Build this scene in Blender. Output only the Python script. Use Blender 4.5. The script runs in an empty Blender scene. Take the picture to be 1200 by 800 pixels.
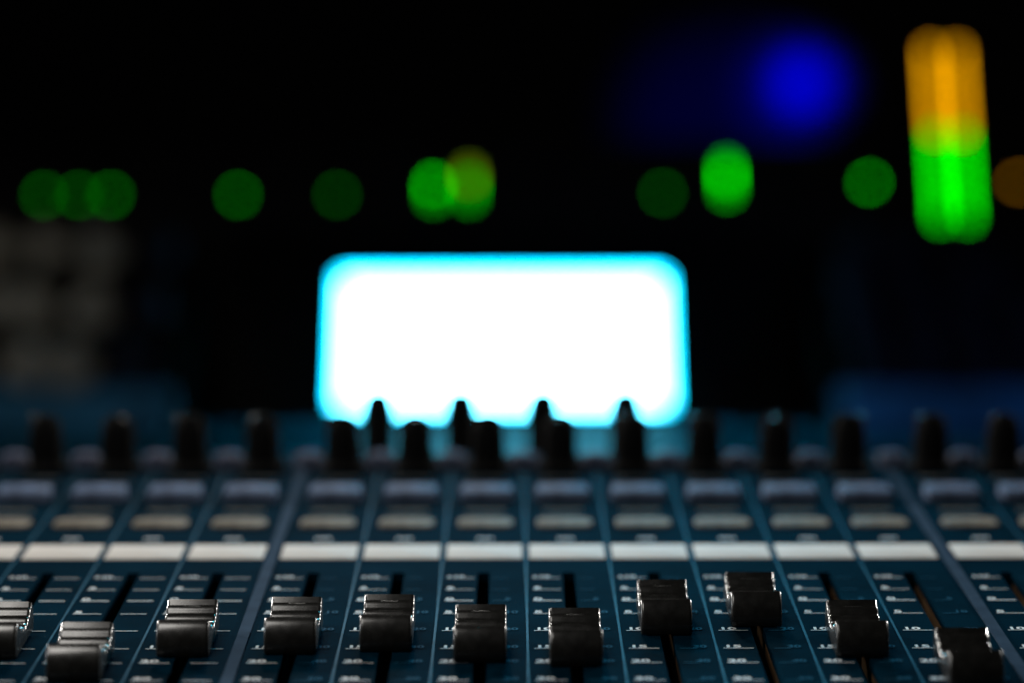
import bpy, bmesh, math, random
from mathutils import Vector, Matrix, Euler
random.seed(7)
S = bpy.context.scene
COL = S.collection
R = math.radians

# ------------------------------------------------------------------ camera, world, lamps, exposure
CZ = 1.20                      # camera height above the floor
PITCH = R(1.22)
cam_d = bpy.data.cameras.new('camera')
cam = bpy.data.objects.new('camera', cam_d); COL.objects.link(cam)
cam.location = (0, 0, CZ)
cam.rotation_mode = 'XYZ'
cam.rotation_euler = (Matrix.Rotation(math.pi/2 - PITCH, 3, 'X') @ Matrix.Rotation(R(-0.07), 3, 'Z')).to_euler()
cam_d.sensor_width = 36.0
cam_d.lens = 96.8
cam_d.clip_start = 0.05; cam_d.clip_end = 100
cam_d.dof.use_dof = True
cam_d.dof.focus_distance = 0.738
cam_d.dof.aperture_fstop = 4.6
cam_d.dof.aperture_blades = 0
S.camera = cam

W = bpy.data.worlds.new('World'); S.world = W; W.use_nodes = True
W.node_tree.nodes['Background'].inputs[0].default_value = (0.02, 0.05, 0.09, 1)
W.node_tree.nodes['Background'].inputs[1].default_value = 0.004

def lamp(name, kind, loc, target, power, color, size=0.3, size_y=None, spot=None, blend=1.0):
    d = bpy.data.lights.new(name, kind); d.energy = power; d.color = color
    if kind == 'AREA':
        d.size = size
        if size_y: d.shape = 'RECTANGLE'; d.size_y = size_y
    else:
        d.shadow_soft_size = size
    if kind == 'SPOT': d.spot_size = spot; d.spot_blend = blend
    o = bpy.data.objects.new(name, d); COL.objects.link(o); o.location = loc
    o.rotation_euler = (Vector(target) - Vector(loc)).to_track_quat('-Z', 'Y').to_euler()
    return o

lamp('work_lamp', 'SPOT', (-0.12, 1.95, CZ + 0.68), (0.0, 0.75, CZ - 0.1), 66.0, (1.0, 0.97, 0.90), 0.07, spot=R(44), blend=0.5)
lamp('rim_lamp', 'SPOT', (-1.00, 1.70, CZ + 0.42), (0.0, 0.75, CZ - 0.1), 118.0, (1.0, 0.97, 0.92), 0.05, spot=R(40), blend=0.5)
lamp('rim_lamp', 'SPOT', (1.00, 1.70, CZ + 0.42), (0.0, 0.75, CZ - 0.1), 96.0, (1.0, 0.97, 0.92), 0.05, spot=R(40), blend=0.5)
lamp('low_lamp', 'SPOT', (-0.95, 1.05, CZ + 0.12), (0.02, 0.72, CZ - 0.09), 8.0, (0.95, 0.98, 1.0), 0.04, spot=R(50), blend=0.6)
lamp('side_lamp', 'AREA', (-0.26, 0.56, CZ + 0.34), (-0.13, 0.70, CZ - 0.1), 2.0, (1.0, 0.96, 0.90), 0.22)
lamp('stage_wash', 'SPOT', (0.08, 1.75, CZ + 0.36), (0.03, 0.80, CZ - 0.09), 85.0, (0.0, 0.62, 1.0), 0.12, spot=R(20))
lamp('blue_pool', 'SPOT', (1.35, 5.1, CZ + 0.60), (0.68, 6.33, CZ + 0.46), 520.0, (0.0, 0.0, 1.0), 0.02, spot=R(5.5))
lamp('blue_halo', 'SPOT', (1.35, 5.1, CZ + 0.60), (0.66, 6.33, CZ + 0.45), 70.0, (0.0, 0.0, 1.0), 0.02, spot=R(10.5))
lamp('blue_tail', 'SPOT', (1.35, 5.1, CZ + 0.60), (0.50, 6.35, CZ + 0.40), 17.0, (0.0, 0.0, 1.0), 0.04, spot=R(17))
lamp('blue_wash', 'SPOT', (0.80, 1.20, CZ + 0.12), (0.29, 1.84, CZ - 0.08), 5.0, (0.0, 0.27, 1.0), 0.06, spot=R(30))
lamp('blue_wash', 'SPOT', (-0.80, 1.20, CZ + 0.12), (-0.31, 1.84, CZ - 0.08), 0.8, (0.0, 0.42, 1.0), 0.06, spot=R(32))
lamp('knob_unit_fill', 'SPOT', (-0.52, 1.44, CZ + 0.42), (-0.39, 1.92, CZ - 0.035), 2.1, (1.0, 0.90, 0.72), 0.05, spot=R(34))  # added fill that makes the left knob unit show

S.view_settings.view_transform = 'Standard'
S.view_settings.look = 'None'
S.view_settings.exposure = 0.0
S.view_settings.gamma = 1.0
S.view_settings.use_curve_mapping = False
S.cycles.use_denoising = True
S.cycles.use_adaptive_sampling = False
S.cycles.sample_clamp_indirect = 6.0
S.cycles.max_bounces = 6
S.cycles.filter_width = 1.5

# ------------------------------------------------------------------ helpers
F = 3226.0
def at(px, py, Z):
    """world point seen at (px, py) of the 1200 x 800 photograph, Z metres along the optical axis"""
    xc, yc = (px - 600) / F * Z, (400 - py) / F * Z
    return Vector((xc, Z*math.cos(PITCH) + yc*math.sin(PITCH), CZ + yc*math.cos(PITCH) - Z*math.sin(PITCH)))

class MB:
    def __init__(s): s.v = []; s.f = []
    def add(s, vs, fs):
        b = len(s.v); s.v += [tuple(v) for v in vs]; s.f += [tuple(i + b for i in f) for f in fs]; return s
    def box(s, x0, x1, y0, y1, z0, z1):
        vs = [(x, y, z) for z in (z0, z1) for y in (y0, y1) for x in (x0, x1)]
        return s.add(vs, [(0,2,3,1), (4,5,7,6), (0,1,5,4), (2,6,7,3), (0,4,6,2), (1,3,7,5)])
    def quad(s, x0, x1, y0, y1, z):
        return s.add([(x0,y0,z), (x1,y0,z), (x1,y1,z), (x0,y1,z)], [(0,1,2,3)])
    def rbox(s, w, d, h, r, b=0.0005, seg=4, z0=0.0, taper=0.0):
        """block with rounded plan corners and a rounded top rim, centred on the origin"""
        def ring(w, d, r, z):
            o = []
            for cx, cy, a in ((1,1,0), (-1,1,90), (-1,-1,180), (1,-1,270)):
                for k in range(seg + 1):
                    t = R(a + 90*k/seg)
                    o.append((cx*(w/2 - r) + r*math.cos(t), cy*(d/2 - r) + r*math.sin(t), z))
            return o
        rings = [ring(w, d, r, z0), ring(w - taper, d - taper, r, z0 + h - b),
                 ring(w - taper - 0.6*b, d - taper - 0.6*b, max(r - 0.3*b, 1e-5), z0 + h - 0.3*b),
                 ring(w - taper - 2*b, d - taper - 2*b, max(r - b, 1e-5), z0 + h)]
        n = len(rings[0]); vs = sum(rings, []); fs = []
        for k in range(len(rings) - 1):
            for i in range(n):
                j = (i + 1) % n
                fs.append((k*n + i, k*n + j, (k+1)*n + j, (k+1)*n + i))
        fs.append(tuple(range((len(rings)-1)*n, len(rings)*n)))
        fs.append(tuple(reversed(range(n))))
        return s.add(vs, fs)
    def lathe(s, prof, n=24, flute=0.0, nf=0):
        vs, fs = [], []
        for (r, z) in prof:
            for i in range(n):
                a = 2*math.pi*i/n
                q = r*(1 + (flute*math.cos(nf*a) if nf else 0))
                vs.append((q*math.cos(a), q*math.sin(a), z))
        m = len(prof)
        for k in range(m - 1):
            for i in range(n):
                j = (i + 1) % n
                fs.append((k*n + i, k*n + j, (k+1)*n + j, (k+1)*n + i))
        fs.append(tuple(range((m-1)*n, m*n))); fs.append(tuple(reversed(range(n))))
        return s.add(vs, fs)
    def mesh(s, name, mat, smooth=True, angle=35):
        me = bpy.data.meshes.new(name)
        me.from_pydata(s.v, [], s.f); me.update()
        bm = bmesh.new(); bm.from_mesh(me)
        bmesh.ops.recalc_face_normals(bm, faces=bm.faces)
        for e in bm.edges:
            e.smooth = not (len(e.link_faces) != 2 or e.calc_face_angle(0) > R(angle))
        for f in bm.faces: f.smooth = smooth
        bm.to_mesh(me); bm.free()
        me.materials.append(mat)
        return me

def put(name, me, parent=None, loc=(0,0,0), rot=(0,0,0), **props):
    o = bpy.data.objects.new(name, me); COL.objects.link(o)
    o.parent = parent; o.location = loc; o.rotation_euler = rot
    for k, v in props.items(): o[k] = v
    return o

def thing(name, label, cat, loc, rot=(0,0,0), group=None):
    o = bpy.data.objects.new(name, None); COL.objects.link(o)
    o.location = loc; o.rotation_euler = rot; o.empty_display_size = 0.05
    o['label'] = label; o['category'] = cat
    if group: o['group'] = group
    return o

def mat(name, col, rough=0.5, spec=0.5, metal=0.0, var=0.0, vscale=200.0, rvar=0.0, bump=0.0, bscale=2000.0, emit=None, estr=0.0, specks=0.0, matte=None):
    m = bpy.data.materials.new(name); m.use_nodes = True
    nt = m.node_tree; p = nt.nodes['Principled BSDF']
    p.inputs['Base Color'].default_value = (*col, 1)
    p.inputs['Roughness'].default_value = rough
    p.inputs['Specular IOR Level'].default_value = spec
    p.inputs['Metallic'].default_value = metal
    tc = nt.nodes.new('ShaderNodeTexCoord')
    src = None
    if var or rvar:
        n = nt.nodes.new('ShaderNodeTexNoise'); n.inputs['Scale'].default_value = vscale; n.inputs['Detail'].default_value = 6
        nt.links.new(tc.outputs['Object'], n.inputs['Vector'])
        if var:
            mp = nt.nodes.new('ShaderNodeMapRange'); mp.inputs['From Min'].default_value = 0.3; mp.inputs['From Max'].default_value = 0.7
            mp.inputs['To Min'].default_value = 1 - var; mp.inputs['To Max'].default_value = 1 + var
            nt.links.new(n.outputs['Fac'], mp.inputs['Value'])
            mx = nt.nodes.new('ShaderNodeMix'); mx.data_type = 'RGBA'; mx.blend_type = 'MULTIPLY'; mx.inputs[0].default_value = 1
            mx.inputs[6].default_value = (*col, 1)
            nt.links.new(mp.outputs[0], mx.inputs[7]); src = mx.outputs[2]
        if rvar:
            mr = nt.nodes.new('ShaderNodeMapRange'); mr.inputs['From Min'].default_value = 0.3; mr.inputs['From Max'].default_value = 0.7
            mr.inputs['To Min'].default_value = rough - rvar; mr.inputs['To Max'].default_value = rough + rvar
            nt.links.new(n.outputs['Fac'], mr.inputs['Value']); nt.links.new(mr.outputs[0], p.inputs['Roughness'])
    if specks:
        v = nt.nodes.new('ShaderNodeTexVoronoi'); v.inputs['Scale'].default_value = 420; v.inputs['Randomness'].default_value = 1
        nt.links.new(tc.outputs['Object'], v.inputs['Vector'])
        lt = nt.nodes.new('ShaderNodeMath'); lt.operation = 'LESS_THAN'; lt.inputs[1].default_value = 0.055
        nt.links.new(v.outputs['Distance'], lt.inputs[0])
        sc = nt.nodes.new('ShaderNodeMath'); sc.operation = 'MULTIPLY'; sc.inputs[1].default_value = specks
        nt.links.new(lt.outputs[0], sc.inputs[0])
        m2 = nt.nodes.new('ShaderNodeMix'); m2.data_type = 'RGBA'
        nt.links.new(sc.outputs[0], m2.inputs[0])
        if src: nt.links.new(src, m2.inputs[6])
        else: m2.inputs[6].default_value = (*col, 1)
        m2.inputs[7].default_value = (0.35, 0.36, 0.36, 1); src = m2.outputs[2]
    if src: nt.links.new(src, p.inputs['Base Color'])
    if bump:
        nb = nt.nodes.new('ShaderNodeTexNoise'); nb.inputs['Scale'].default_value = bscale; nb.inputs['Detail'].default_value = 3
        nt.links.new(tc.outputs['Object'], nb.inputs['Vector'])
        b = nt.nodes.new('ShaderNodeBump'); b.inputs['Strength'].default_value = bump; b.inputs['Distance'].default_value = 0.0003
        nt.links.new(nb.outputs['Fac'], b.inputs['Height']); nt.links.new(b.outputs[0], p.inputs['Normal'])
    if matte is not None:                       # flat paint or ink: diffuse with a faint constant gloss
        df = nt.nodes.new('ShaderNodeBsdfDiffuse'); gl = nt.nodes.new('ShaderNodeBsdfGlossy'); ms = nt.nodes.new('ShaderNodeMixShader')
        df.inputs['Color'].default_value = (*col, 1); gl.inputs['Roughness'].default_value = rough
        if src: nt.links.new(src, df.inputs['Color'])
        if bump: nt.links.new(b.outputs[0], df.inputs['Normal']); nt.links.new(b.outputs[0], gl.inputs['Normal'])
        ms.inputs[0].default_value = matte
        nt.links.new(df.outputs[0], ms.inputs[1]); nt.links.new(gl.outputs[0], ms.inputs[2])
        nt.links.new(ms.outputs[0], nt.nodes['Material Output'].inputs['Surface'])
    if emit:
        p.inputs['Emission Color'].default_value = (*emit, 1); p.inputs['Emission Strength'].default_value = estr
    return m

M = {}
M['panel']   = mat('navy_panel_paint', (0.0, 0.0062, 0.0120), 0.6, 0.012, var=0.25, vscale=40, rvar=0.06, bump=0.15, bscale=3000, specks=0.06, matte=0.0012)
M['chassis'] = mat('black_chassis_paint', (0.010, 0.011, 0.012), 0.5, 0.3, var=0.2, matte=0.006)
M['cap']     = mat('black_fader_plastic', (0.0085, 0.0085, 0.008), 0.26, 0.5, var=0.25, vscale=300, rvar=0.04, bump=0.01, bscale=1500)
M['knob']    = mat('matt_black_rubber', (0.002, 0.002, 0.002), 0.7, 0.02, var=0.2, matte=0.004)
M['pointer'] = mat('dim_pointer_paint', (0.03, 0.03, 0.03), 0.6, 0.1)
M['tape']    = mat('white_strip_card', (0.275, 0.256, 0.236), 0.6, 0.3, var=0.10, vscale=60, matte=0.01)
M['ink']     = mat('pale_grey_ink', (0.33, 0.35, 0.36), 0.6, 0.2, var=0.12, vscale=500, matte=0.01)
M['legend'] = mat('faint_grey_ink', (0.085, 0.08, 0.07), 0.6, 0.2, var=0.1, vscale=500, matte=0.004)
M['blueink'] = mat('dull_blue_ink', (0.006, 0.033, 0.058), 0.55, 0.3, matte=0.004)
M['line']    = mat('grey_blue_line', (0.009, 0.040, 0.066), 0.5, 0.2, var=0.2, vscale=150, matte=0.006)
M['trim']    = mat('grey_divider_trim', (0.016, 0.027, 0.042), 0.45, 0.3, var=0.15, vscale=120, matte=0.001)
M['warmbtn'] = mat('warm_grey_button', (0.075, 0.066, 0.054), 0.5, 0.3, var=0.55, vscale=230, matte=0.006)
M['coolbtn'] = mat('cool_grey_button', (0.046, 0.062, 0.098), 0.5, 0.3, var=0.55, vscale=230, matte=0.006)
M['stub']    = mat('grey_stub_plastic', (0.028, 0.032, 0.052), 0.6, 0.05, var=0.1, vscale=150, matte=0.01)
M['slot']    = mat('brown_lit_wall', (0.085, 0.050, 0.026), 0.6, 0.2, var=0.2, matte=0.005)
M['dark']    = mat('black_void_plastic', (0.004, 0.004, 0.004), 0.7, 0.1, matte=0.0)
M['steel']   = mat('dark_steel', (0.08, 0.08, 0.08), 0.35, 0.5, metal=0.8)

# ------------------------------------------------------------------ setting
M['wall'] = mat('dark_backdrop_cloth', (0.16, 0.16, 0.17), 0.95, 0.05, var=0.2, vscale=3)
M['floor'] = mat('dark_floor', (0.02, 0.02, 0.022), 0.6, 0.2, var=0.2, vscale=5)
put('floor', MB().quad(-7, 7, -3, 9, 0).mesh('floor', M['floor']), kind='structure')
wl = MB()
n = 120
vs = []
for k in range(n + 1):
    x = -6 + 12*k/n
    y = 6.35 + 0.018*math.sin(k*1.9) + 0.012*math.sin(k*0.83)
    vs += [(x, y, -0.02), (x, y, 4.2)]
wl.add(vs, [(2*k, 2*k+2, 2*k+3, 2*k+1) for k in range(n)])
put('backdrop', wl.mesh('backdrop', M['wall'], angle=180), kind='structure')

# ------------------------------------------------------------------ front mixing console
INC, H = R(8.0), 0.1952                    # slope of the control surface; camera's distance from it
V0, WB = 0.575, 0.095
rot = Matrix.Rotation(INC, 3, 'X')
def board(u, v, w=0.0): return rot @ Vector((u, v, w - H)) + Vector((0, 0, CZ))
def row(y):                                # distance along the surface of the row printed at height y in the photo
    return (637.88 / (y + 124) - 0.0312) / 0.987
base = board(0, V0, -WB)
console = thing('mixing_console', 'dark blue mixing console with rows of black faders, grey buttons and white strips', 'mixing console', base, (INC, 0, 0))
def L(u, v, w=0.0): return (u, v - V0, w + WB)

PITCHX = 0.02477
main = [-0.0579 + PITCHX*i for i in range(8)]
left = [-0.0856 - PITCHX*i for i in range(6)]
right = [0.1437 + PITCHX*i for i in range(5)]
chans = [(u, 'left') for u in left] + [(u, 'main') for u in main] + [(u, 'right') for u in right]
DIV = [-0.07175, 0.1297]
U0, U1 = left[-1] - PITCHX*0.62, right[-1] + PITCHX*0.62
VN, VF = 0.578, 0.955                      # near and far edge of the surface
SW = 0.00175                               # half width of a fader slot
SV1 = row(670); SV0 = SV1 - 0.150

banks = [(U0, DIV[0] - 0.0017, left), (DIV[0] + 0.0017, DIV[1] - 0.0017, main), (DIV[1] + 0.0017, U1, right)]
for (a, b, us) in banks:
    m = MB()
    m.box(a, b, VN - V0, SV0 - V0, WB - 0.0025, WB)
    m.box(a, b, SV1 - V0, VF - V0, WB - 0.0025, WB)
    xs = [a]
    for u in sorted(us): xs += [u - SW, u + SW]
    xs.append(b)
    for i in range(0, len(xs), 2):
        m.box(xs[i], xs[i+1], SV0 - V0, SV1 - V0, WB - 0.0025, WB)
    put('bank_panel', m.mesh('bank_panel', M['panel'], smooth=False), console)
for d in DIV:
    me = MB().box(-0.0016, 0.0016, VN - V0, VF - V0, -0.003, 0.0006).mesh('divider', M['trim'], smooth=False)
    put('divider', me, console, (d, 0, WB))
# chassis
z1 = 0.068
m = MB().box(U0 - 0.004, U1 + 0.004, 0.0, VF - V0 - 0.001, 0.004, z1)
m.box(U0 - 0.004, U1 + 0.004, VF - V0 - 0.001, VF - V0 + 0.075, 0.004, 0.060)
m.box(U0 - 0.004, U1 + 0.004, VF - V0 - 0.0045, VF - V0 - 0.0015, z1 + 0.0005, WB - 0.0027)
m.box(U0 - 0.004, U1 + 0.004, 0.0005, 0.0035, z1 + 0.0005, WB - 0.0027)
put('chassis', m.mesh('chassis', M['chassis'], smooth=False), console)
m = MB().rbox(0.018, VF - V0 + 0.10, WB + 0.006, 0.006, 0.003)
me = m.mesh('end_cheek', M['chassis'])
for x in (U0 - 0.0135, U1 + 0.0135):
    put('end_cheek', me, console, (x, (VF - V0)/2 + 0.02, 0.0))
m = MB().rbox(U1 - U0 + 0.008, 0.05, 0.03, 0.008, 0.008)
ft = MB().rbox(0.03, 0.03, 0.060, 0.006, 0.002, z0=-0.0555).mesh('rear_foot', M['chassis'])
ff = MB().rbox(0.03, 0.03, 0.0058, 0.006, 0.001, z0=-0.0018).mesh('front_foot', M['chassis'])
for x in (U0 + 0.05, U1 - 0.05):
    put('rear_foot', ft, console, (x, 0.400, 0)); put('front_foot', ff, console, (x, 0.022, 0))
put('arm_rest', m.mesh('arm_rest', M['chassis']), console, ((U0 + U1)/2, -0.027, WB - 0.034))

# slots: real troughs under the openings
d0, d1 = SV0 - V0, SV1 - V0
sx = SW + 0.0008
sl = MB().box(-sx - 0.0008, -sx, d0 - 0.001, d1 + 0.001, z1 + 0.0005, WB - 0.0027)
sl.box(sx + 0.0009, sx + 0.0017, d0 - 0.001, d1 + 0.001, z1 + 0.0005, WB - 0.0027)
for e in (d0 - 0.0019, d1 + 0.0011): sl.box(-sx - 0.0008, sx + 0.0017, e, e + 0.0008, z1 + 0.0005, WB - 0.0027)
slot_me = sl.mesh('fader_slot', M['dark'], smooth=False)  # left wall painted black where no light reaches
lit_wall_me = MB().box(sx, sx + 0.0008, d0 - 0.001, d1 + 0.001, WB - 0.0085, WB - 0.003).mesh('lit_slot_wall', M['slot'], smooth=False)  # light on the right wall put in as a brown strip
floor_me = MB().box(-SW - 0.0007, SW + 0.0007, d0 - 0.001, d1 + 0.001, z1 + 0.0006, z1 + 0.0015).mesh('slot_floor', M['dark'], smooth=False)
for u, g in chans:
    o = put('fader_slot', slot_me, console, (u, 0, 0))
    put('slot_floor', floor_me, o); put('lit_slot_wall', lit_wall_me, o)

# fader scales: printed numerals and lines
_text = {}
def text_verts(t, size):
    if (t, size) not in _text:
        c = bpy.data.curves.new('t', 'FONT'); c.body = t; c.size = size; c.resolution_u = 3; c.offset = size*0.03
        o = bpy.data.objects.new('t', c); COL.objects.link(o)
        dg = bpy.context.evaluated_depsgraph_get()
        me = bpy.data.meshes.new_from_object(o.evaluated_get(dg))
        _text[(t, size)] = ([tuple(v.co) for v in me.vertices], [tuple(p.vertices) for p in me.polygons])
        bpy.data.objects.remove(o); bpy.data.meshes.remove(me); bpy.data.curves.remove(c)
    return _text[(t, size)]
def write(m, t, size, x, y, z, sx=1.0):
    v, f = text_verts(t, size)
    m.add([(x + p[0]*sx, y + p[1], z) for p in v], f)

rows = [(677, '+10', 0), (690.5, '5', 0), (703.5, '0', 1), (718.7, '5', 0), (738.6, '10', 0), (759.5, '15', 0), (776.3, '20', 0), (797, '30', 0)]
rv = [row(y) for y, _, _ in rows]
rv += [rv[-1] - 0.0135, rv[-1] - 0.026, rv[-1] - 0.036]
names = [t for _, t, _ in rows] + ['40', '50', '60']
zi = 0.0002
sm = MB(); rm = MB(); rb = MB()
for k, v in enumerate(rv):
    y = v - V0
    t = 0.00019 if names[k] != '0' else 0.00032
    sm.quad(-0.0106, -0.0026, y - t, y + t, zi)
    far = names[k] == '+10'
    write(sm, names[k], 0.0028 if far else 0.0034, -0.0104 if not far else -0.0108, y + 0.0007, zi, 1.2 if far else 1.4)
    rm.quad(0.0026, 0.0098, y - t, y + t, zi)
    rb.quad(0.0028, 0.0072, y - 0.0002, y + 0.0002, zi)
for k, t in ((2, '5'), (3, '10'), (4, '20'), (5, '30'), (6, '40'), (7, '50')):
    write(rb, t, 0.0034, 0.0062, rv[k] - V0 + 0.0006, zi, 1.1)
sm_me = sm.mesh('fader_scale', M['ink'], smooth=False)
rm_me = rm.mesh('scale_lines', M['ink'], smooth=False)
rb_me = rb.mesh('gain_scale', M['blueink'], smooth=False)
for u, g in chans:
    put('fader_scale', sm_me, console, (u, 0, WB))
    if g == 'left': put('scale_lines', rm_me, console, (u, 0, WB))
    else: put('gain_scale', rb_me, console, (u, 0, WB))

# thin printed lines between channels
lm = MB().quad(-0.00032, 0.00032, VN - V0 + 0.004, VF - V0 - 0.002, 0.00018).mesh('channel_line', M['line'], smooth=False)
for us in (sorted(left), main, right):
    for a, b in zip(us[:-1], us[1:]): put('channel_line', lm, console, ((a + b)/2, 0, WB))

# white strips
v0, v1 = row(654.6), row(638.2)
tm = MB().rbox(0.0226, v1 - v0, 0.0002, 0.0006, 0.00005).mesh('name_strip', M['tape'])
for u, g in chans: put('name_strip', tm, console, L(u, (v0 + v1)/2, 0.0001))
# small printed marks above strips and over both button rows
def marks(name, y, words, size, dx=0.0):
    for wd, us in words:
        m = MB(); write(m, wd, size, 0, 0, 0)
        w = max(p[0] for p in m.v)
        me = m.mesh(name, M['ink'], smooth=False)
        for u in us: put(name, me, console, L(u - w/2 + dx, row(y), zi))
allu = [u for u, _ in chans]
dash = MB()
for k in range(4): dash.quad(-0.0024 + k*0.0013, -0.0015 + k*0.0013, 0, 0.0022, 0)
dash_me = dash.mesh('printed_mark', M['ink'], smooth=False)
dash2 = MB()
for k in range(9): dash2.quad(-0.0062 + k*0.0014, -0.0053 + k*0.0014, 0, 0.0026, 0)
dash2_me = dash2.mesh('button_legend', M['legend'], smooth=False)
for u in allu:
    put('printed_mark', dash_me, console, L(u, row(632), zi))
    put('button_legend', dash2_me, console, L(u, row(598.5), zi))
    put('button_legend', dash2_me, console, L(u, row(561), zi))
# buttons
wb = MB().rbox(0.0174, 0.0120, 0.0008, 0.0036, 0.0003).mesh('mute_button', M['warmbtn'])
cb = MB().rbox(0.0170, 0.0125, 0.0036, 0.0014, 0.0009).mesh('select_button', M['coolbtn'])
sb = MB().lathe([(0.0050, 0), (0.0048, 0.0030), (0.0043, 0.0041), (0.0030, 0.0046)], 20).mesh('stub_button', M['stub'])
for u in allu:
    put('mute_button', wb, console, L(u, row(613.5), 0.0001))
    put('select_button', cb, console, L(u, row(583), 0.0001))
    put('stub_button', sb, console, L(u - PITCHX/2, row(545), 0.0001))
# rotary knobs along the far edge
km = MB().lathe([(0.0078, 0), (0.0080, 0.0015), (0.0072, 0.003), (0.0060, 0.004), (0.0057, 0.012), (0.0053, 0.0155), (0.0046, 0.0175), (0.0034, 0.0188), (0.0018, 0.0195)], 36, 0.012, 18).mesh('rotary_knob', M['knob'])
pm = MB().box(-0.0005, 0.0005, -0.0053, -0.001, 0.0182, 0.0190).mesh('pointer', M['pointer'], smooth=False)
for u in allu:
    k = put('rotary_knob', km, console, L(u, row(550), 0.0001), (0, 0, random.uniform(-2, 2)))
    put('pointer', pm, k)
# slim knobs that rise from the lower rear ledge
sk = MB().lathe([(0.0085, 0), (0.0085, 0.008), (0.0066, 0.020), (0.0058, 0.030), (0.0055, 0.046), (0.0047, 0.0500), (0.0025, 0.0515)], 20).mesh('slim_knob', M['knob'])
for x in (443, 540, 636, 733):
    p = at(x, 459, 1.012)
    q = rot.transposed() @ (p - Vector((0, 0, CZ))) + Vector((0, 0, H))
    put('slim_knob', sk, console, L(q.x, q.y, q.z - 0.0515))

# faders
def cap_mesh():
    prof = [(-0.0148, 0.0004), (-0.0150, 0.0016), (-0.0149, 0.0030), (-0.0145, 0.0046), (-0.0139, 0.0060), (-0.0131, 0.0072), (-0.0122, 0.0082), (-0.0113, 0.0088), (-0.0105, 0.0091)]
    # concave saddle with ridges between the two lips
    def sad(v): return 0.0052 + 0.0040*(abs(v)/0.0105)**1.8
    n = 6; stp = 0.0192/n
    for k in range(n):
        for t in range(7):
            v = -0.0096 + stp*(k + (t + 0.5)/7)
            prof.append((v, sad(v) - 0.00070*(0.5 + 0.5*math.cos(2*math.pi*(t + 0.5)/7))**1.6))
    prof += [(0.0105, 0.0091), (0.0114, 0.0088), (0.0123, 0.0080), (0.0129, 0.0067), (0.0131, 0.0050), (0.0129, 0.0030), (0.0122, 0.0012)]
    N = len(prof)
    nor = []
    for i in range(N):
        a, b = Vector(prof[i-1] if i else prof[0]), Vector(prof[(i+1) % N] if i < N-1 else prof[-1])
        t = (b - a).normalized(); nor.append(Vector((t.y, -t.x)))   # inward
    hw = 0.00685
    rf = 0.0009
    sec = [(-hw + rf*(1 - math.cos(t)), rf*(1 - math.sin(t))) for t in [R(90*k/6) for k in range(7)]]
    sec += [(-a, b) for a, b in reversed(sec)]
    vs, fs = [], []
    for (x, off) in sec:
        for i in range(N):
            q = Vector(prof[i]) + nor[i]*off
            vs.append((x, q.x, max(q.y, 0.0004)))
    for k in range(len(sec) - 1):
        for i in range(N):
            j = (i + 1) % N
            fs.append((k*N + i, k*N + j, (k+1)*N + j, (k+1)*N + i))
    fs.append(tuple(range(N))); fs.append(tuple(range((len(sec)-1)*N, len(sec)*N)))
    return MB().add(vs, fs).mesh('fader_cap', M['cap'], angle=50)
cap_me = cap_mesh()
stem_me = MB().box(-0.0011, 0.0011, -0.004, 0.004, -0.020, 0.0016).mesh('stem', M['steel'], smooth=False)
crest = {left[3]: 706, left[2]: 726.5, left[1]: 752, left[0]: 724, main[0]: 721, main[1]: 718, main[2]: 730.5, main[3]: 735, main[4]: 700, main[5]: 691,
         main[6]: 725.5, main[7]: 760, right[0]: 800, right[1]: 770}
for u, g in chans:
    y = crest.get(u, 745)
    Z = 607.7 / (y + 124)
    v = (Z - 0.0298) / 0.987 + 0.0105
    c = put('fader_cap', cap_me, console, L(u, v, 0.0))
    put('stem', stem_me, c)

# ------------------------------------------------------------------ desk under the console
M['wood'] = mat('black_desk_laminate', (0.012, 0.013, 0.015), 0.4, 0.4, var=0.2, vscale=20, rvar=0.05, matte=0.01)
dz = base.z - 0.002
def desk(label, x0, x1, y0, y1, top, m):
    t = thing('desk', label, 'desk', ((x0 + x1)/2, (y0 + y1)/2, 0))
    w, d = x1 - x0, y1 - y0
    put('desk_top', MB().rbox(w, d, 0.03, 0.01, 0.002, z0=top - 0.03).mesh('desk_top', m), t)
    lg = MB().rbox(0.05, 0.05, top - 0.03, 0.004, 0.001).mesh('leg', M['chassis'])
    for sx in (-1, 1):
        for sy in (-1, 1): put('leg', lg, t, (sx*(w/2 - 0.06), sy*(d/2 - 0.06), 0))
    return t
desk('dark desk carrying the mixing console with black faders', -0.75, 0.75, 0.42, 1.22, dz + 0.001, M['wood'])

# ------------------------------------------------------------------ far desk and the equipment standing on it
M['gloss'] = mat('glow_tinted_desk_vinyl', (0.0, 0.10, 0.155), 0.30, 0.04, var=0.2, vscale=12, matte=0.030)  # vinyl tinted cyan to carry the display's glow
K = 0.66                                      # how far the second desk stands: everything on it is sized to suit
FT = CZ - 0.156*K
desk('far desk with glow tinted top under the glowing display and the meter bridge', -0.95, 0.95, 1.42, 2.50, FT, M['gloss'])

M['bezel'] = mat('black_bezel', (0.003, 0.003, 0.003), 0.6, 0.1)
def emis(name, col, s):
    m = bpy.data.materials.new(name); m.use_nodes = True
    nt = m.node_tree; p = nt.nodes['Principled BSDF']
    p.inputs['Base Color'].default_value = (0.01, 0.01, 0.01, 1)
    p.inputs['Emission Color'].default_value = (*col, 1); p.inputs['Emission Strength'].default_value = s
    return m
M['cyan'] = emis('cyan_glare_fringe', (0.0, 0.62, 1.0), 14)  # border painted in for the cyan fringe of the blurred glare
M['white'] = emis('white_screen_page', (0.14, 0.76, 1.0), 24)

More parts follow.
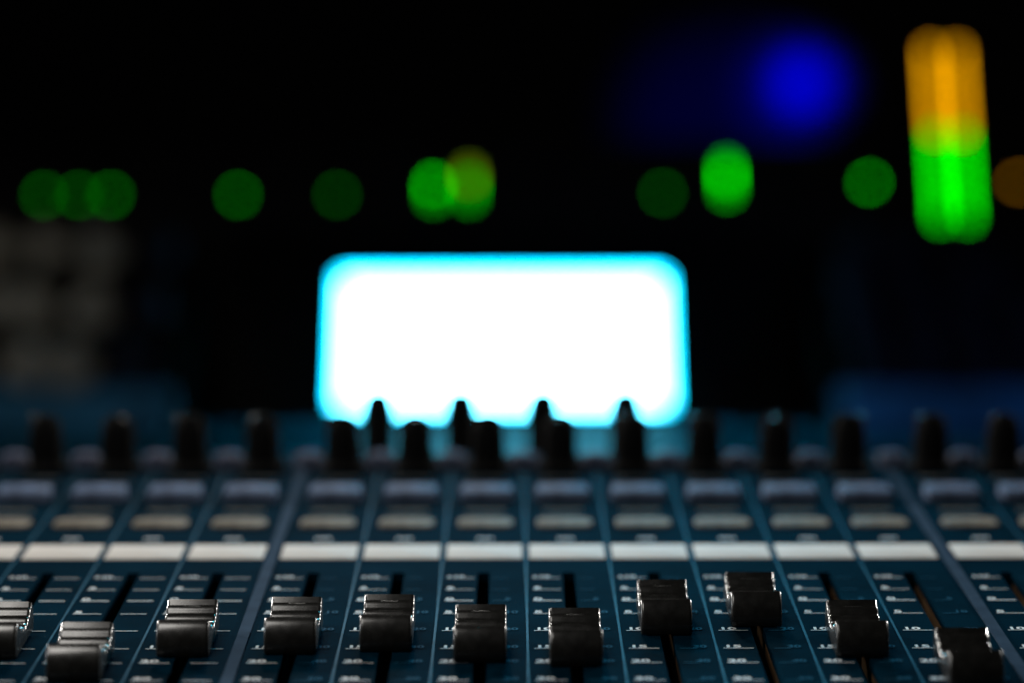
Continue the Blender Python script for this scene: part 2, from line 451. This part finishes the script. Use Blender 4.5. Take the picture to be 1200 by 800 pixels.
lean = R(55)
sc_b = at(589, 475, 2.95*K)                     # middle of the screen's lower edge
disp = thing('display', 'bright white display with cyan glare fringe in wide black housing on the far desk', 'screen', (sc_b.x, sc_b.y, FT))
dh = sc_b.z - FT
tilt = (lean, 0, 0)                           # local y runs up the screen, local z out of it
SWD, SHT = 0.357*K, 0.170*K
hb = MB().rbox(0.640*K, SHT + 0.085*K, 0.045*K, 0.010, 0.004, z0=-0.045*K - 0.001)
ho = put('housing', hb.mesh('housing', M['bezel']), disp, (0.004, (SHT/2 + 0.022*K)*math.cos(lean), dh + (SHT/2 + 0.022*K)*math.sin(lean)), tilt)
s1 = MB().rbox(SWD, SHT, 0.0015, 0.003, 0.0003, z0=-0.001)
scr = put('screen', s1.mesh('screen', M['cyan']), disp, (0, SHT/2*math.cos(lean), dh + SHT/2*math.sin(lean)), tilt)
s2 = MB().rbox(SWD - 0.013*K, SHT - 0.014*K, 0.0010, 0.002, 0.0002, z0=0.0007)
put('page', s2.mesh('page', M['white']), scr, (0, -0.005*K, 0))
put('stand', MB().box(-0.15*K, 0.15*K, 0.07*K, 0.18*K, 0.0, 0.06*K).mesh('stand', M['bezel'], smooth=False), disp)

# knob units left and right of the display
M['unit'] = mat('dark_grey_unit_paint', (0.003, 0.003, 0.003), 0.6, 0.06, var=0.15, matte=0.0)
M['strip'] = mat('blue_glow_tint', (0.02, 0.11, 0.20), 0.6, 0.1, var=0.75, vscale=22)  # blue light along the unit fronts put into the colour
M['gknob'] = mat('grey_knob_plastic', (0.25, 0.24, 0.21), 0.5, 0.2, var=0.1)
M['dknob'] = mat('dark_knob_plastic', (0.012, 0.012, 0.018), 0.5, 0.1, var=0.1, matte=0.0)
kprof = [(1.15*r*K, z*K) for r, z in [(0.017, 0), (0.0165, 0.008), (0.013, 0.010), (0.012, 0.022), (0.010, 0.025)]]
gk = MB().lathe([(0.017, 0), (0.0165, 0.008), (0.013, 0.010), (0.012, 0.022*K), (0.010, 0.025)], 24, 0.01, 12)
gk_me = gk.mesh('knob', M['gknob']); dk_me = MB().lathe([(0.017, 0), (0.0165, 0.008), (0.013, 0.010), (0.012, 0.022*K), (0.010, 0.025)], 24, 0.01, 12).mesh('knob', M['dknob'])
def unit(label, x0, x1, kme, cols, rws, pm):
    y0, y1 = 2.78*K, 3.08*K
    h0, h1 = 0.035*K, 0.20*K
    t = thing('outboard_unit', label, 'control unit', ((x0 + x1)/2, y0, FT))
    w = (x1 - x0)/2; d = y1 - y0
    b = MB().add([(-w,0,0), (w,0,0), (w,d,0), (-w,d,0), (-w,0,h0), (w,0,h0), (w,d,h1), (-w,d,h1)],
                 [(0,3,2,1), (4,5,6,7), (0,1,5,4), (2,3,7,6), (0,4,7,3), (1,2,6,5)])
    put('housing', b.mesh('housing', pm, smooth=False), t)
    strip = MB().rbox(2*w, 0.006, 0.031, 0.002, 0.001)  # strip added to show the low band of blue light
    put('blue_glow_strip', strip.mesh('blue_glow_strip', M['strip']), t, (0, -0.004, 0.002))
    a = math.atan2(h1 - h0, d); ln = math.hypot(d, h1 - h0)
    for r in range(rws):
        for c in range(cols):
            s = ln*(0.14 + 0.72*r/(rws - 1))
            x = -w + 0.03 + (2*w - 0.06)*c/(cols - 1)
            put('knob', kme if abs(x) < w - 0.035 or x < 0 else dk_me, t, (x, s*math.cos(a), h0 + s*math.sin(a) + 0.0005), (a, 0, random.uniform(-2, 2)))  # left unit: column nearest the display darkened against its light
    return t
unit('dim grey outboard unit with rows of pale knobs left of the display', -0.72*K, -0.345*K, gk_me, 6, 3, M['unit'])
unit('dark outboard unit bathed in blue light right of the display', 0.33*K, 0.72*K, dk_me, 7, 4, M['unit'])

# meter bridge behind: columns of level lights
M['bridge'] = mat('black_bridge_paint', (0.004, 0.004, 0.005), 0.6, 0.15)
M['off'] = mat('unlit_segment', (0.006, 0.009, 0.006), 0.4, 0.2)
ZB = 3.2*K
mid = at(600, 253, ZB)
bridge = thing('meter_bridge', 'long black meter bridge with green and orange level lights behind the display', 'meter bridge', (0, mid.y, FT))
bl = R(68)                                    # lean of the meter face
bz = mid.z - FT
def bp(x, s, o=0.0):                          # point on the face: x across, s up the face from the lowest segment, o out of it
    return (x, s*math.cos(bl) - o*math.sin(bl), bz + s*math.sin(bl) + o*math.cos(bl))
hx = 0.78*K
bot = bp(0, -0.06*K); top = bp(0, 0.094*K)
b = MB()
q = [(bot[1], 0.0), (bot[1], bot[2]), (top[1], top[2]), (top[1] + 0.09, top[2] - 0.01), (top[1] + 0.09, 0.0)]
b.add([(-hx, *p) for p in q] + [(hx, *p) for p in q], [(0,1,2,3,4), (9,8,7,6,5)] + [(i, i+5, (i+1) % 5 + 5, (i+1) % 5) for i in range(5)])
put('housing', b.mesh('housing', M['bridge'], smooth=False), bridge)
PX = ZB/F
def xof(px): return (px - 600)*PX
GREEN, ORANGE = (0.0, 1.0, 0.0), (1.0, 0.42, 0.0)
_em = {}
def led_mat(c, s):
    k = (c, round(s, 2))
    if k not in _em: _em[k] = emis('green_level_light' if c == GREEN else 'amber_level_light', c, s)
    return _em[k]
SEGP = 0.0053*K
def seg_mesh(w, h, m): return MB().rbox(w, h, 0.002, 0.0010, 0.0004, seg=2).mesh('segment', m)
off_me = {}
# (photo x, height above the lowest segment in photo pixels, [(colour, strength) upward])
LEDW = 0.0076*K
OLIVE = (0.38, 0.62, 0.0)
levels = [(51, 25, [(GREEN, 0.62)]), (92, 25, [(GREEN, 0.6)]), (129, 25, [(GREEN, 0.8)]), (279, 25, [(GREEN, 0.85)]), (395, 25, [(GREEN, 0.42)]),
          (508, 22, [(GREEN, 1.0), (GREEN, 1.2), (GREEN, 3.2)]), (550, 22, [(GREEN, 1.0), (GREEN, 1.2), (GREEN, 1.4), (OLIVE, 1.1), (OLIVE, 0.7)]),
          (777, 27, [(GREEN, 0.48)]), (853, 29, [(GREEN, 1.4), (GREEN, 1.4), (GREEN, 3.6), (GREEN, 3.2), (GREEN, 1.2)]), (1020, 40, [(GREEN, 1.9)]), (1195, 40, [(ORANGE, 0.9)])]
for px, up, lit in levels:
    s0 = up*PX
    x = xof(px)
    plate = put('level_meter', MB().rbox(0.020*K, 0.082*K, 0.002, 0.002, 0.0004).mesh('level_meter', M['bridge']), bridge, bp(x, 0.048*K, 0.0004), (bl, 0, 0))
    for k, (c, s) in enumerate(lit):
        put('segment', seg_mesh(LEDW, LEDW*0.9 if len(lit) == 1 else 0.0072*K, led_mat(c, s*1.95)), plate, (0, s0 + k*0.0082*K - 0.048*K, 0.0018))
    rest = MB()
    for k in range(12):
        yy = s0 + (len(lit) + k)*0.0105*K - 0.044*K
        if yy < 0.033*K: rest.box(-0.004*K, 0.004*K, yy, yy + 0.006*K, 0.0018, 0.0032)
    put('unlit_segments', rest.mesh('unlit_segments', M['off'], smooth=False), plate)
tower = thing('level_meter_unit', 'tall twin column level meter lit green below and orange above', 'level meter', (xof(1114), mid.y - 0.012, FT))
th = 0.083*K
a, b2 = bp(0, -0.05*K), bp(0, 0.235*K)
q = [(a[1], 0.0), (a[1], a[2]), (b2[1], b2[2]), (b2[1] + 0.05, b2[2]), (b2[1] + 0.05, 0.0)]
m = MB().add([(-th/2, *p) for p in q] + [(th/2, *p) for p in q], [(0,1,2,3,4), (9,8,7,6,5)] + [(i, i+5, (i+1) % 5 + 5, (i+1) % 5) for i in range(5)])
put('housing', m.mesh('housing', M['bridge'], smooth=False), tower)
gm, om = seg_mesh(0.0070*K, 0.0036*K, led_mat(GREEN, 4.75)), seg_mesh(0.0070*K, 0.0036*K, led_mat(ORANGE, 3.7))
plate_me = MB().rbox(0.026*K, 0.24*K, 0.002, 0.002, 0.0004).mesh('meter_column', M['bridge'])
for sx in (-1, 1):
    plate = put('meter_column', plate_me, tower, bp(sx*16*PX, 0.105*K, 0.0004), (bl, 0, 0))
    for k in range(42):
        put('segment', gm if k < 21 else om, plate, (0, -0.112*K + k*SEGP, 0.0018))
